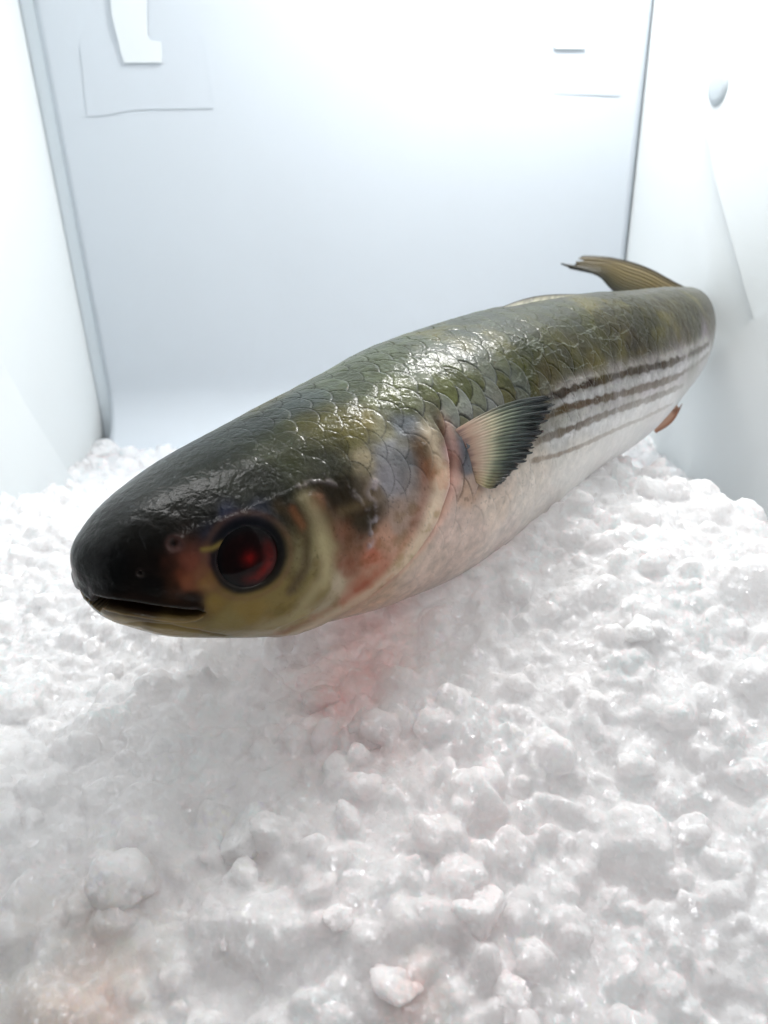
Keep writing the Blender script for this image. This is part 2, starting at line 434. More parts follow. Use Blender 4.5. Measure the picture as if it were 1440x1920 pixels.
stripe([(995,832),(1044,813),(1100,790),(1153,770),(1205,752),(1261,731),(1318,694)], 2.3*mm, ST_C, 0.9)
stripe([(985,868),(1044,852),(1090,836),(1153,806),(1205,784),(1250,762),(1300,722)], 1.5*mm, (108,78,36), 0.85)

# --- scales
rows = 14.0
V_ = TG/math.pi*rows; U_ = SG/pitch + 0.18*fbm(B*60, 2, 33)
V_ = V_ + 0.16*fbm(B*55, 2, 44)
best_h = np.zeros((NS, NT)); edge = np.full((NS, NT), 1.0); rid = np.zeros((NS, NT)); rid2 = np.zeros((NS, NT)); got = np.zeros((NS, NT), bool)
fl = np.floor(V_).astype(int); fu = np.floor(U_).astype(int); RAD = 0.86; tloc = np.zeros((NS, NT)); dyl = np.zeros((NS, NT))
for di in (-2, -1, 0, 1, 2):
    for dj in (-1, 0, 1, 2):
        J = fl+dj; off = 0.5*(J & 1); I = fu+di
        jx = (_h(I, J, J*0, 5)-0.5)*0.26; jy = (_h(I, J, J*0, 6)-0.5)*0.26
        cx_ = I+off+jx; cy_ = J+jy
        dx = (U_-cx_); dy = (V_-cy_)*0.92
        dd = np.sqrt(dx*dx+dy*dy)
        ins = (dd < RAD)
        # the most forward scale lies on top
        key = cx_
        better = ins & (~got | (key < best_h))
        best_h = np.where(better, key, best_h); edge = np.where(better, RAD-dd, edge)
        tloc = np.where(better, (dx/RAD+1)/2, tloc); dyl = np.where(better, dy/RAD, dyl)
        rid = np.where(better, _h(I, J, J*0, 7), rid); rid2 = np.where(better, _h(I, J, J*0, 8), rid2); got |= ins
# where scales show
d_face, _ = polydist([at(*p) for p in ((470,1060),(560,1080),(620,1110))])
s_g, g0, g1 = curve_s([(822,812),(836,860),(836,910),(815,970),(770,1040),(710,1095),(640,1140),(570,1172)])
behind = sstep(-0.002, 0.004, SG-s_g)                       # behind the gill cover edge
ridge_pts = [at(*p) for p in ((180,1040),(250,1040),(330,1000),(400,975),(470,948),(540,915),(600,893),(640,885),(720,930),(760,920),(810,880),(826,830))]
d_r, t_r = polydist(ridge_pts)
# theta of the ridge at each s
ij = [at_ij(*p) for p in ((180,1040),(250,1045),(330,1003),(400,975),(470,948),(540,915),(600,893),(660,935),(720,960),(770,930),(820,850))]
o_ = np.argsort([s_[a] for a, b in ij]); th_r = np.interp(SG, np.array([s_[a] for a, b in ij])[o_], np.array([th[b] for a, b in ij])[o_])
above = 1-sstep(-0.05, 0.06, TG-th_r)
sc_m = np.where(SG < s_g, above, 1.0)
sc_m = np.maximum(sc_m*1.0, 0)
sc_m *= sstep(0.018, 0.075, SG)
belly = sstep(1.5, 2.0, TG)
patch = sstep(-0.35, 0.35, fbm(B*45, 3, 140))
sc_amp = sc_m*(0.35+0.65*patch)*(1-0.75*belly)*(0.50+0.50*sstep(0.07, 0.13, SG))*(1-0.55*sstep(0.22, 0.34, SG))
step_h = (tloc*0.75 + 0.25*rid)*np.clip(edge/0.07, 0, 1)
shm = np.exp(-((SG-0.13)/0.045)**2)*sstep(0.3, 0.6, TG)*(1-sstep(1.25, 1.55, TG))
disp += sc_amp*0.75*mm*(1+0.7*shm)*(step_h-0.4) + sc_amp*shm*mm*1.1*(rid2-0.5)*dyl
line = np.exp(-(edge/0.05)**2); sh2 = np.exp(-((SG-0.125)/0.03)**2)*sstep(0.5, 0.8, TG)*(1-sstep(1.3, 1.6, TG))
# scale pigment: each scale slightly different, darker pocket, paler free margin
dark_back = 1-sstep(0.9, 1.9, TG)
sh_m = np.exp(-((SG-0.135)/0.035)**2)*np.exp(-((TG-1.05)/0.5)**2)    # shoulder: big bright loose scales
pig *= (1 + sc_m[..., None]*((0.42*(rid-0.5)*(0.25+0.9*dark_back))*(1-0.4*sstep(0.22, 0.3, SG)) + 0.25*nz2)[..., None])
rim = np.exp(-((edge-0.08)/0.04)**2)*sc_m*(0.75*rid2**2)*patch
pig = pig + rim[..., None]*lin((120,122,112))*0.30*(0.5+dark_back[..., None])
pig *= 1-(0.6*line*sc_m*sh2)[..., None]
pig *= 1-(0.65*line*sc_m*sstep(0.05, 0.08, SG)*(1-sstep(0.14, 0.18, SG))*(0.1+0.9*dark_back))[..., None]
pig *= 1-(0.36*line*sc_m*patch*(0.08+0.92*dark_back)*(1-0.6*sstep(0.22, 0.3, SG)))[..., None]
fk = (line*sstep(1.0, 1.2, TG)*(1-sstep(1.9, 2.2, TG))*sstep(0.18, 0.22, SG)*0.5)[..., None]; pig = pig*(1-fk)+fk*lin((196,190,180))
sil = sh_m*sstep(0.45, 0.8, rid)
pig = pig*(1-0.55*sil[..., None]) + 0.55*sil[..., None]*lin((150,154,162))
# speckle and mottling everywhere on the skin
pig *= (1-0.25*(1-sstep(0.03, 0.10, SG))[..., None])
pig *= (1+(0.22*nz+0.16*nz2)*(1-0.7*sstep(1.3, 1.8, TG)))[..., None]
lumi = pig.mean(axis=-1, keepdims=True)
kb = (dark_back*sstep(0.10, 0.16, SG))[..., None]
pig = pig*(1-kb) + kb*np.clip((lumi+(pig-lumi)*2.4)*0.21, 0.003, 1)
spk = sstep(0.42, 0.62, nz3+0.35*nz2)*sstep(0.02, 0.06, SG)
pig *= 1-(0.35*spk*(1-0.7*belly))[..., None]
gold = sstep(0.1, 0.5, fbm(B*70, 3, 77))*dark_back*sstep(0.05, 0.1, SG)
pig = pig*(1-0.35*gold[..., None]) + 0.35*gold[..., None]*lin((104,96,34))

# --- gill cover edge, preopercle
inner = 1-sstep(-0.0006, 0.0006, SG-s_g)
vis = sstep(g0-0.22, g0+0.06, TG)
disp += vis*inner*2.3*mm*np.exp(-np.clip(s_g-SG, 0, 1)/0.022)
grv = np.exp(-((SG-s_g-0.0012)/0.0012)**2)*vis
disp -= grv*1.2*mm
pig *= 1-(0.6*grv)[..., None]*np.array([0.6, 1.0, 1.05])
gb = (np.exp(-((s_g-SG-0.0045)/0.0030)**2)*vis*(0.75+0.4*nz))[..., None]; gb = np.clip(gb, 0, 1)*0.7; pig = pig*(1-gb)+gb*lin((236, 216, 188))
gb = (np.exp(-((SG-s_g-0.004)/0.0022)**2)*vis)[..., None]*0.4; pig = pig*(1-gb)+gb*lin((226, 170, 150))
rg2 = np.exp(-((s_g-SG-0.006)/0.0022)**2)*vis
disp += rg2*0.35*mm
pig = pig*(1-0.35*(np.exp(-((s_g-SG-0.010)/0.0025)**2)*vis)[..., None]*np.array([0.25, 0.75, 0.85]))
s_p, p0_, p1_ = curve_s([(592,925),(628,970),(640,1030),(632,1085),(585,1140),(520,1168)])
vp = sstep(p0_-0.05, p0_+0.05, TG)*(1-sstep(p1_, p1_+0.2, TG))
disp += vp*(1-sstep(-0.0015, 0.0015, SG-s_p))*0.7*mm*np.exp(-np.clip(s_p-SG, 0, 1)/0.012)
face = (1-np.clip(sc_m, 0, 1))*sstep(0.03, 0.06, SG)*(1-sstep(0.0, 0.01, SG-s_g))
wr = fbm(B*np.array([240, 240, 90]), 3, 52)
disp += face*(0.16*mm*wr + 0.10*mm*nz)
mot = sstep(0.05, 0.5, fbm(B*260, 4, 53))*face; pig *= 1-(0.35*mot)[..., None]*np.array([0.8, 0.9, 1.2])
streak = sstep(0.15, 0.5, fbm(B*np.array([300, 120, 300]), 3, 61))*face
pig = pig*(1-(0.20*streak)[..., None]*np.array([0.2, 0.8, 1.0]))
# ragged border where scales give way to the cheek skin
bd, bt = polydist([at(*p) for p in ((560,915),(600,900),(650,915),(680,945),(695,985),(690,1020))])
lm = np.exp(-(bd/(0.8*mm))**2)*sstep(-0.3, 0.3, nz2)
disp += lm*0.5*mm; pig = pig*(1-0.5*lm[..., None])+0.5*lm[..., None]*lin((170,160,160))
bd, bt = polydist([at(*p) for p in ((690,1020),(700,980),(692,930),(700,905))])
lm = np.exp(-(bd/(1.3*mm))**2)*sstep(-0.4, 0.2, nz2)
disp += lm*0.5*mm; pig = pig*(1-0.6*lm[..., None])+0.6*lm[..., None]*lin((188,178,184))
for pts, c_, wd, kq_ in ((((520,950),(556,975),(574,1010),(572,1060),(545,1105)), (74,60,40), 2.0, 0.75), (((570,935),(596,975),(612,1030),(604,1080),(570,1125)), (190,176,136), 2.4, 0.6), (((548,955),(566,985)), (150,96,64), 1.2, 0.6)):
    bd, bt = polydist([at(*p) for p in pts]); lm = np.exp(-(bd*(1+0.25*nz2)/(wd*mm))**2)*kq_
    pig = pig*(1-lm[..., None])+lm[..., None]*lin(c_)
# cheek bars under the skin
for pts, c_ in ((((640,960),(675,945),(690,935)), (128,108,78)), (((600,1010),(612,1050),(606,1095)), (196,182,140))):
    bd, bt = polydist([at(*p) for p in pts]); lm = np.exp(-(bd/(1.6*mm))**2)*0.45
    pig = pig*(1-lm[..., None])+lm[..., None]*lin(c_)

# --- brow ridge over the eye
bd, bt = polydist([at(*p) for p in ((270,1022),(340,996),(400,976),(470,948),(540,918),(600,896),(660,872))])
bm_ = np.exp(-(bd/(4.6*mm))**2)*np.sin(np.clip(bt, 0, 1)*math.pi)**0.5
disp += 1.2*mm*bm_ + 0.10*mm*bm_*nz2 + 0.05*mm*bm_*nz3
# --- nostrils
for px, py, r, dpt, c_ in ((262,1075,6,0.8,(60,50,46)), (326,1019,13,1.1,(110,80,76))):
    i, j = at_ij(px, py); rr = r*bz_[i, j]/FPX; dd = np.linalg.norm(B-B[i, j], axis=-1)/rr*(1+0.35*nz+0.3*nz2)
    disp += -dpt*mm*np.exp(-(dd/0.7)**2) + 0.22*mm*np.exp(-((dd-1.2)/0.4)**2)
    k = (np.exp(-((dd-0.9)/0.5)**2)*0.45)[..., None]; pig = pig*(1-k)+k*lin(c_)
    pig *= 1-0.8*np.exp(-(dd/0.5)**2)[..., None]
# --- mouth
i0 = np.argmin(np.abs(s_-MOUTH_S))
mouth = [B[i0, -1], B[i0+5, int(NT*0.80)]] + [at(*p) for p in ((185,1126),(215,1134),(250,1140),(300,1148),(350,1152),(384,1148))]
md_, mt_ = polydist(mouth); below = B[..., 2] < near_z
hw = 2.1*mm*np.interp(mt_, [0, 0.2, 0.5, 0.8, 0.93, 1], [0.45, 0.6, 0.95, 1.0, 0.75, 0.1])
gap = 1-sstep(0.75, 1.15, md_/np.maximum(hw, 1e-6))
gap = np.where(mt_ > 0.995, gap*0.6, gap)
disp -= 5.0*mm*gap
pig = pig*(1-gap[..., None]) + gap[..., None]*lin((44, 14, 8))
lipu = np.exp(-((md_-hw-1.1*mm)/(1.0*mm))**2)*(~below)*(mt_ < 0.99)
disp += 0.55*mm*lipu
pig = pig*(1-0.7*lipu[..., None]) + 0.7*lipu[..., None]*lin((24, 15, 10))
lipl = np.exp(-((md_-hw-0.7*mm)/(0.35*mm))**2)*below*(mt_ < 0.99)
disp += 0.2*mm*lipl
pig = pig*(1-0.5*lipl[..., None]) + 0.5*lipl[..., None]*lin((176, 146, 96))
bd, bt = polydist([at(*p) for p in ((205,1163),(260,1166),(320,1172),(370,1180),(420,1188))])
disp -= 0.5*mm*np.exp(-(bd/(0.8*mm))**2)
pig *= 1-0.25*np.exp(-(bd/(0.9*mm))**2)[..., None]
# --- eye socket
ei, ej = at_ij(466, 1046); EC = B[ei, ej]; EN = Nn[ei, ej]; ER = 64*bz_[ei, ej]/FPX
de = np.linalg.norm(B-EC, axis=-1)/ER
disp += -3.2*mm*(1-sstep(0.72, 0.99, de)) + 0.35*mm*np.exp(-((de-1.22)/0.20)**2)
k = np.exp(-(np.maximum(np.abs(de-1.0+0.10*nz)-0.04, 0)/0.15)**2)[..., None]*0.93; pig = pig*(1-k)+k*lin((16, 17, 24))
k = (np.exp(-((de-1.30)/0.10)**2)*0.35)[..., None]*np.clip(np.sin(TG)*1, 0, 1)[..., None]; pig = pig*(1-k)+k*lin((120, 84, 60))
# small yellow fleck in front of the eye
bd, bt = polydist([at(*p) for p in ((380,1030),(398,1028),(415,1018))]); k = np.exp(-(bd/(0.7*mm))**2)[..., None]*0.8
pig = pig*(1-k)+k*lin((150,130,70))
# fine folds on the crown and nape
fold = np.abs(fbm(B*np.array([150, 150, 150]), 3, 71)); crease = 1-sstep(0.0, 0.06, fold)
fm = sstep(0.012, 0.03, SG)*(1-sstep(0.14, 0.20, SG))*above
disp -= 0.09*mm*crease*fm
# loose wrinkled skin on the shoulder and flank: thin raised threads
wz = fbm(np.stack([SG*70, TG*10, 0*SG], -1), 3, 81); thr = 1-sstep(0.0, 0.035, np.abs(wz))
tm = np.exp(-((SG-0.19)/0.06)**2)*(1-sstep(1.5, 1.9, TG))*sstep(0.35, 0.6, TG)
disp += 0.16*mm*thr*tm
pig = pig*(1-0.3*(thr*tm)[..., None])+0.3*(thr*tm)[..., None]*lin((170,176,166))
disp += 0.06*mm*nz2 + 0.25*mm*nz*sstep(0.03, 0.1, SG)
taper = np.minimum(1, hc/0.006)[:, None]
wb = (sstep(1.35, 2.0, TG)*sstep(0.10, 0.2, SG))[..., None]*0.6; pig = pig*(1-wb)+wb*lin((250,248,246))
pig = pig*(1-0.25*(dark_back*(1-sstep(0.06, 0.12, SG)))[..., None])
pig = np.clip(pig, 0.002, 0.92)

Vh = B + Nn*(disp*taper)[..., None]
# mirror to the far side
def mirror(Q): 
    off = Q - Cc[:, None]; l = np.sum(off*Ll[:, None], axis=-1)
    return Q - 2*l[..., None]*Ll[:, None]
Vh[:, 0] -= (np.sum((Vh[:, 0]-Cc)*Ll, -1))[:, None]*Ll; Vh[:, -1] -= (np.sum((Vh[:, -1]-Cc)*Ll, -1))[:, None]*Ll
Vm = mirror(Vh)
full = np.concatenate([Vh, Vm[:, -2:0:-1]], axis=1); NF = full.shape[1]
cfull = np.concatenate([pig, pig[:, -2:0:-1]], axis=1)
idx = np.arange(NS*NF).reshape(NS, NF); nx_ = np.roll(idx, -1, axis=1)
Fq = np.stack([idx[:-1], nx_[:-1], nx_[1:], idx[1:]], -1).reshape(-1, 4)
base_z = 0.0
m_skin, nt, b = mat('fish_skin')
at_ = nt.nodes.new('ShaderNodeAttribute'); at_.attribute_name = 'pigment'
nt.links.new(at_.outputs['Color'], b.inputs['Base Color'])
b.inputs['Roughness'].default_value = 0.36
b.inputs['Specular IOR Level'].default_value = 0.10
b.inputs['Coat Weight'].default_value = 0.36; b.inputs['Coat Roughness'].default_value = 0.06; b.inputs['Coat IOR'].default_value = 1.36
b.inputs['Subsurface Weight'].default_value = 0.10; b.inputs['Subsurface Radius'].default_value = (1, .6, .45); b.inputs['Subsurface Scale'].default_value = 0.003
bp, tc = bump(nt, b, [(900, 0.35, 0.0003, 3), (260, 0.6, 0.0007, 4)])
fish = empty('fish', tuple(P(700, 1130, 0.29)), 'wet striped grey mullet with a dark red eye lying on crushed ice', 'fish')
body = link_mesh('body', full.reshape(-1, 3), Fq, m_skin, fish)
set_col(body, 'pigment', cfull.reshape(-1, 3))
nt.links.new(bp.outputs['Normal'], b.inputs['Coat Normal'])

# --- eyes: domed ball with iris ring and clouded red pupil
def make_eye(side):
    nr, na = 60, 96; V = []; C_ = []; Fc = []
    n = EN.copy(); cpos = EC.copy()
    t1 = norm(Tt[ei] - n*(Tt[ei] @ n)); t2 = norm(np.cross(n, t1))
    for i in range(nr+1):
        r = i/nr
        for k in range(na):
            a = 2*math.pi*k/na
            ca, sa = math.cos(a), math.sin(a)
            h = math.sqrt(max(0, 1-(r*0.86)**2)) - math.sqrt(1-0.86**2)
            p = cpos + n*(h*ER*0.50 - 0.0015) + (t1*ca + t2*sa)*r*ER*1.06
            V.append(p)
            c1 = np.array([0.004, 0.004, 0.005])
            iris = lin((24, 6, 6)); pup = lin((30, 4, 5))
            redc = lin((112, 12, 8)); core = lin((128, 20, 18))
            # direction of the blood crescent: rearwards and down
            low = max(0, ca*0.75 - (sa if np.dot(t2, [0, 0, 1]) > 0 else -sa)*0.65)
            k1 = math.exp(-((r-0.62)/0.17)**2)*min(1, low*1.15)**1.5
            c = iris*(1-float(sstep(0.62, 0.88, np.array(r)))) + c1*float(sstep(0.62, 0.88, np.array(r)))
            pk = 1-float(sstep(0.22, 0.50, np.array(r))); c = c*(1-pk)+pup*pk
            c = c*(1-k1)+redc*k1
            q = math.exp(-(r/0.17)**2.0)*0.85; c = c*(1-q)+core*q
            rg = 0.0; c = c*(1-rg)+lin((44, 52, 66))*rg
            C_.append(c)
    for i in range(nr):
        for k in range(na):
            Fc.append((i*na+k, i*na+(k+1) % na, (i+1)*na+(k+1) % na, (i+1)*na+k))
    V = np.array(V); C_ = np.array(C_)
    C_ *= 0.7; C_ *= (1+0.55*fbm(V*420, 4, 5)+0.35*fbm(V*1100, 2, 6))[:, None]
    if side < 0:
        off = V-Cc[ei]; l = off @ Ll[ei]; V = V-2*l[:, None]*Ll[ei]
        Fc = [f[::-1] for f in Fc]
    o = link_mesh('eye', V, Fc, m_eye, fish); set_col(o, 'pigment', np.clip(C_, 0, 1)); return o
m_eye, nt, b = mat('eye_surface')
a0 = nt.nodes.new('ShaderNodeAttribute'); a0.attribute_name = 'pigment'; nt.links.new(a0.outputs['Color'], b.inputs['Base Color'])
b.inputs['Roughness'].default_value = 0.5; b.inputs['Coat Weight'].default_value = 0.3; b.inputs['Coat Roughness'].default_value = 0.08
b.inputs['Specular IOR Level'].default_value = 0.04
make_eye(1); make_eye(-1)

# --- fins
m_fin, nt, b = mat('fin_membrane')
a0 = nt.nodes.new('ShaderNodeAttribute'); a0.attribute_name = 'pigment'; nt.links.new(a0.outputs['Color'], b.inputs['Base Color'])
b.inputs['Roughness'].default_value = 0.38; b.inputs['Coat Weight'].default_value = 0.25; b.inputs['Coat Roughness'].default_value = 0.2
sep = nt.nodes.new('ShaderNodeAttribute'); sep.attribute_name = 'cover'
out = nt.nodes['Material Output']; tr = nt.nodes.new('ShaderNodeBsdfTransparent'); tl = nt.nodes.new('ShaderNodeBsdfTranslucent')
nt.links.new(a0.outputs['Color'], tl.inputs[0])
mx0 = nt.nodes.new('ShaderNodeMixShader'); mx0.inputs[0].default_value = 0.3
nt.links.new(b.outputs[0], mx0.inputs[1]); nt.links.new(tl.outputs[0], mx0.inputs[2])
mx = nt.nodes.new('ShaderNodeMixShader')
nt.links.new(sep.outputs['Fac'], mx.inputs[0]); nt.links.new(tr.outputs[0], mx.inputs[1]); nt.links.new(mx0.outputs[0], mx.inputs[2])
nt.links.new(mx.outputs[0], out.inputs['Surface'])

def fin_mesh(name, G, C_, A, parent=fish):        # G: rays x along x 3
    n, m = G.shape[:2]
    idx = np.arange(n*m).reshape(n, m)
    Fq = np.stack([idx[:-1, :-1], idx[1:, :-1], idx[1:, 1:], idx[:-1, 1:]], -1).reshape(-1, 4)
    o = link_mesh(name, G.reshape(-1, 3), Fq, m_fin, parent)
    set_col(o, 'pigment', np.clip(C_.reshape(-1, 3), 0, 1)); set_col(o, 'cover', np.repeat(np.clip(A.reshape(-1, 1), 0, 1), 3, 1))
    md = o.modifiers.new('thickness', 'SOLIDIFY'); md.thickness = 0.0004; md.offset = 0
    return o
def resample(pts, n):
    pts = np.array(pts, float); d = np.concatenate([[0], np.cumsum(np.linalg.norm(np.diff(pts, axis=0), axis=1))])
    return cubic(d, pts, np.linspace(0, d[-1], n)) if len(pts) > 2 else np.linspace(pts[0], pts[1], n)

# pectoral fin
NR, NA = 340, 120
root = resample([(852,806),(868,828),(880,858),(888,888),(893,905)], NR)
tipc = resample([(1026,741),(1031,752),(1024,775),(1010,808),(990,848),(962,884),(930,914)], NR)
up_c = resample([(852,806),(905,776),(965,752),(1026,741)], NA)
lo_c = resample([(893,905),(905,912),(918,916),(930,914)], NA)
v = np.linspace(0, 1, NR)[:, None, None]; u = np.linspace(0, 1, NA)[None, :, None]
PX = (1-v)*up_c[None]+v*lo_c[None] + (1-u)*root[:, None]+u*tipc[:, None] - ((1-v)*(1-u)*root[0]+(1-v)*u*tipc[0]+v*(1-u)*root[-1]+v*u*tipc[-1])
# body surface under the fin on a coarse lattice
G = np.zeros((NR, NA, 3)); GN = np.zeros((NR, NA, 3)); kr = 17; ka = 9
ri = np.linspace(0, NR-1, kr).astype(int); ai = np.linspace(0, NA-1, ka).astype(int)
cp = np.zeros((kr, ka, 3)); cnm = np.zeros((kr, ka, 3)); cij = np.zeros((kr, ka), int)
for a, i in enumerate(ri):
    for c_, j in enumerate(ai):
        ii, jj = at_ij(*PX[i, j]); uu_ = j/(NA-1)
        zt = (B[ii, jj]-CAM) @ F
        lift = 0.0004+0.0075*uu_**1.2
        cp[a, c_, 0] = zt-lift*1.0; cij[a, c_] = ii
for a in range(3):
    # only depth is interpolated; positions follow the sight of the fin's own outline
    pass
zr = np.array([np.interp(np.arange(NA), ai, cp[a, :, 0]) for a in range(kr)])
ZG = np.array([np.interp(np.arange(NR), ri, zr[:, j]) for j in range(NA)]).T
ker = np.ones(31)/31
ZG = np.apply_along_axis(lambda q: np.convolve(np.pad(q, 15, mode='edge'), ker, 'valid'), 0, ZG)
vv = v[..., 0]+0*u[..., 0]; uv = u[..., 0]+0*v[..., 0]
nray = 24
ph = vv*nray*2*math.pi
ray_h = np.cos(ph)
split = np.cos(ph*3+1.0)
rgh = (vnoise(np.stack([vv*60, uv*1.5, 0*vv], -1), 5))
ZG = ZG - 0.00012*ray_h*sstep(0.1, 0.35, uv) - 0.00008*split*sstep(0.3, 0.8, uv)
PXj = PX.copy()
ext = (0.05*vnoise(np.stack([vv*55, 0*vv, 0*vv], -1), 8)+0.05*vnoise(np.stack([vv*140, 0*vv, 0*vv], -1), 9))*sstep(0.7, 1.0, uv)
PXj += ext[..., None]*(tipc-root)[:, None]
G = CAM + (F + R*((PXj[..., 0:1]-W_/2)/FPX) - U*((PXj[..., 1:2]-H_/2)/FPX))*ZG[..., None]
def ramp(x, stops):
    xs = [q[0] for q in stops]; cs_ = np.array([lin(q[1]) for q in stops])
    return np.stack([np.interp(x, xs, cs_[:, k]) for k in range(3)], -1)
CF = ramp(uv + 0.05*rgh, [(0, (150,120,112)), (0.10, (206,172,150)), (0.24, (226,204,182)), (0.38, (206,198,168)), (0.52, (138,146,122)), (0.7, (76,88,80)), (0.9, (38,46,50)), (1, (28,34,40))])
dk = sstep(0.0, 0.9, vnoise(np.stack([vv*70, uv*4, 0*vv], -1), 12))*sstep(0.3, 0.75, uv)
CF *= (1-0.7*dk)[..., None]; CF *= (1+0.16*ray_h*sstep(0.2, 0.5, uv))[..., None]
up_dark = np.exp(-(vv/0.05)**2)*sstep(0.1, 0.4, uv); CF *= (1-0.6*up_dark)[..., None]
lowy = sstep(0.7, 1.0, vv)*(1-sstep(0.6, 1.0, uv)); CF = CF*(1-0.4*lowy[..., None])+0.4*lowy[..., None]*lin((214,196,140))
AF = 1-0.35*sstep(0.25, 0.6, uv)*(0.5-0.5*ray_h) - sstep(0.93, 1.0, uv)*sstep(-0.1, 0.5, vnoise(np.stack([vv*150, uv*3, 0*vv], -1), 15))
fin_mesh('pectoral_fin', G, CF, AF)
ic = int(np.median(cij)); off = G-Cc[cij.min()+ (cij.max()-cij.min())//3]
# far pectoral: mirrored across the body's mid plane
kk = cij.min(); l = np.sum((G-Cc[kk])*Ll[kk], -1)
fin_mesh('pectoral_fin', (G-2*l[..., None]*Ll[kk]), CF, AF)

# tail fin: forked, folded to the left behind the body
def lobe_grid(base, tipp, lead, trail, zb, ztip, NR=160, NA=90):
    r = resample(base, NR); t_ = resample(tipp, NR); a_ = resample(lead, NA); b_ = resample(trail, NA)
    v = np.linspace(0, 1, NR)[:, None, None]; u = np.linspace(0, 1, NA)[None, :, None]
    X = (1-v)*a_[None]+v*b_[None]+(1-u)*r[:, None]+u*t_[:, None]-((1-v)*(1-u)*r[0]+(1-v)*u*t_[0]+v*(1-u)*r[-1]+v*u*t_[-1])
    vv = (v+0*u)[..., 0]; uv = (u+0*v)[..., 0]
    Z = zb+(ztip-zb)*uv
    return X, Z, vv, uv
def tail_part(X, Z, vv, uv, nray, seed):
    ph = vv*nray*2*math.pi; rh = np.cos(ph)
    Z = Z - 0.0004*rh
    X = X + (0.05*vnoise(np.stack([vv*40, 0*vv, 0*vv], -1), seed)*sstep(0.6, 1, uv))[..., None]*(X[:, -1:]-X[:, :1])
    G = CAM + (F + R*((X[..., 0:1]-W_/2)/FPX) - U*((X[..., 1:2]-H_/2)/FPX))*Z[..., None]
    C_ = ramp(vv, [(0, (70,62,40)), (0.05, (44,38,26)), (0.13, (126,114,84)), (0.3, (108,96,64)), (0.6, (80,72,44)), (0.85, (52,50,32)), (1, (34,34,24))])
    C_ = C_*(1+0.3*rh+0.3*vnoise(np.stack([vv*50, uv*3, 0*vv], -1), seed+3))[..., None]
    C_ *= (1-0.45*sstep(0.6, 1.0, uv))[..., None]
    A = 1-0.25*(0.5-0.5*rh)
    return G, C_, A
tails = []
X, Z, vv, uv = lobe_grid([(1290,541),(1290,560),(1284,592)], [(1098,481),(1092,488),(1082,496),(1060,499)],
                         [(1290,541),(1262,527),(1228,508),(1180,490),(1135,482),(1098,481)], [(1284,592),(1230,585),(1185,560),(1150,545),(1125,520),(1090,506),(1060,499)], 0.463, 0.475)
G1, C1, A1 = tail_part(X, Z, vv, uv, 11, 3)
X, Z, vv, uv = lobe_grid([(1284,660),(1288,640),(1284,592)], [(1130,700),(1122,690),(1118,680),(1120,670)],
                         [(1284,660),(1240,685),(1190,698),(1130,700)], [(1284,592),(1240,600),(1200,625),(1160,652),(1120,670)], 0.463, 0.480)
G2, C2, A2 = tail_part(X, Z, vv, uv, 11, 5)
n1 = G1.shape[0]*G1.shape[1]
def quads(n, m, o=0):
    idx = np.arange(n*m).reshape(n, m)+o
    return np.stack([idx[:-1, :-1], idx[1:, :-1], idx[1:, 1:], idx[:-1, 1:]], -1).reshape(-1, 4)
o = link_mesh('tail_fin', np.concatenate([G1.reshape(-1, 3), G2.reshape(-1, 3)]), np.concatenate([quads(*G1.shape[:2]), quads(*G2.shape[:2], n1)]), m_fin, fish)
set_col(o, 'pigment', np.clip(np.concatenate([C1.reshape(-1, 3), C2.reshape(-1, 3)]), 0, 1))
set_col(o, 'cover', np.repeat(np.concatenate([A1.ravel(), A2.ravel()])[:, None], 3, 1))
md = o.modifiers.new('thickness', 'SOLIDIFY'); md.thickness = 0.0010; md.offset = 0

# dorsal fin, folded low along the back
def ridge_fin(name, pts_top, s_from, s_to, edge_theta, stops, back=0.0, n=120, m=16):
    """membrane from the mid line (theta 0 or pi) up to the given outline"""
    top = resample(pts_top, n)
    sv = np.linspace(s_from, s_to, n)
    ii = np.searchsorted(s_, sv).clip(0, NS-1); jj = 0 if edge_theta == 0 else NT-1
    base = Vh[ii, jj] - Nn[ii, jj]*0.001
    zt = (base-CAM) @ F + back
    tp = np.array([P(top[k, 0], top[k, 1], zt[k]) for k in range(n)])
    u = np.linspace(0, 1, m)[None, :, None]
    G = base[:, None]*(1-u)+tp[:, None]*u
    vv = np.repeat(np.linspace(0, 1, n)[:, None], m, 1); uv = np.repeat(np.linspace(0, 1, m)[None], n, 0)
    C_ = ramp(uv, stops)*(1+0.4*vnoise(np.stack([vv*26-uv*2, uv*2, 0*vv], -1), 4))[..., None]
    A = np.ones((n, m))*0.95
    return fin_mesh(name, G, C_, A)
def s_near(px, py, top=True):
    j = 0 if top else NT-1
    return s_[np.argmin((bx_[:, j]-px)**2+(by_[:, j]-py)**2)]
ridge_fin('dorsal_fin', [(945,574),(975,563),(1010,555),(1050,552),(1081,552)], s_near(950, 600), s_near(1083, 575), 0,
          [(0, (120,118,96)), (0.5, (150,146,126)), (0.78, (110,104,80)), (0.9, (52,50,38)), (1, (34,34,28))], 0.004)
# anal fin: small reddish fin under the rear belly
fa = resample([(1226,806),(1250,790),(1272,768)], 80); fb = resample([(1230,812),(1262,790),(1279,757)], 80)
X = fa[:, None]*(1-np.linspace(0, 1, 20)[None, :, None]) + fb[:, None]*np.linspace(0, 1, 20)[None, :, None]
ax = np.linspace(0, 1, 20)[None, :]+0*X[..., 0]
Z = 0.388+0.006*np.linspace(0, 1, 80)[:, None]+0*X[..., 0] 
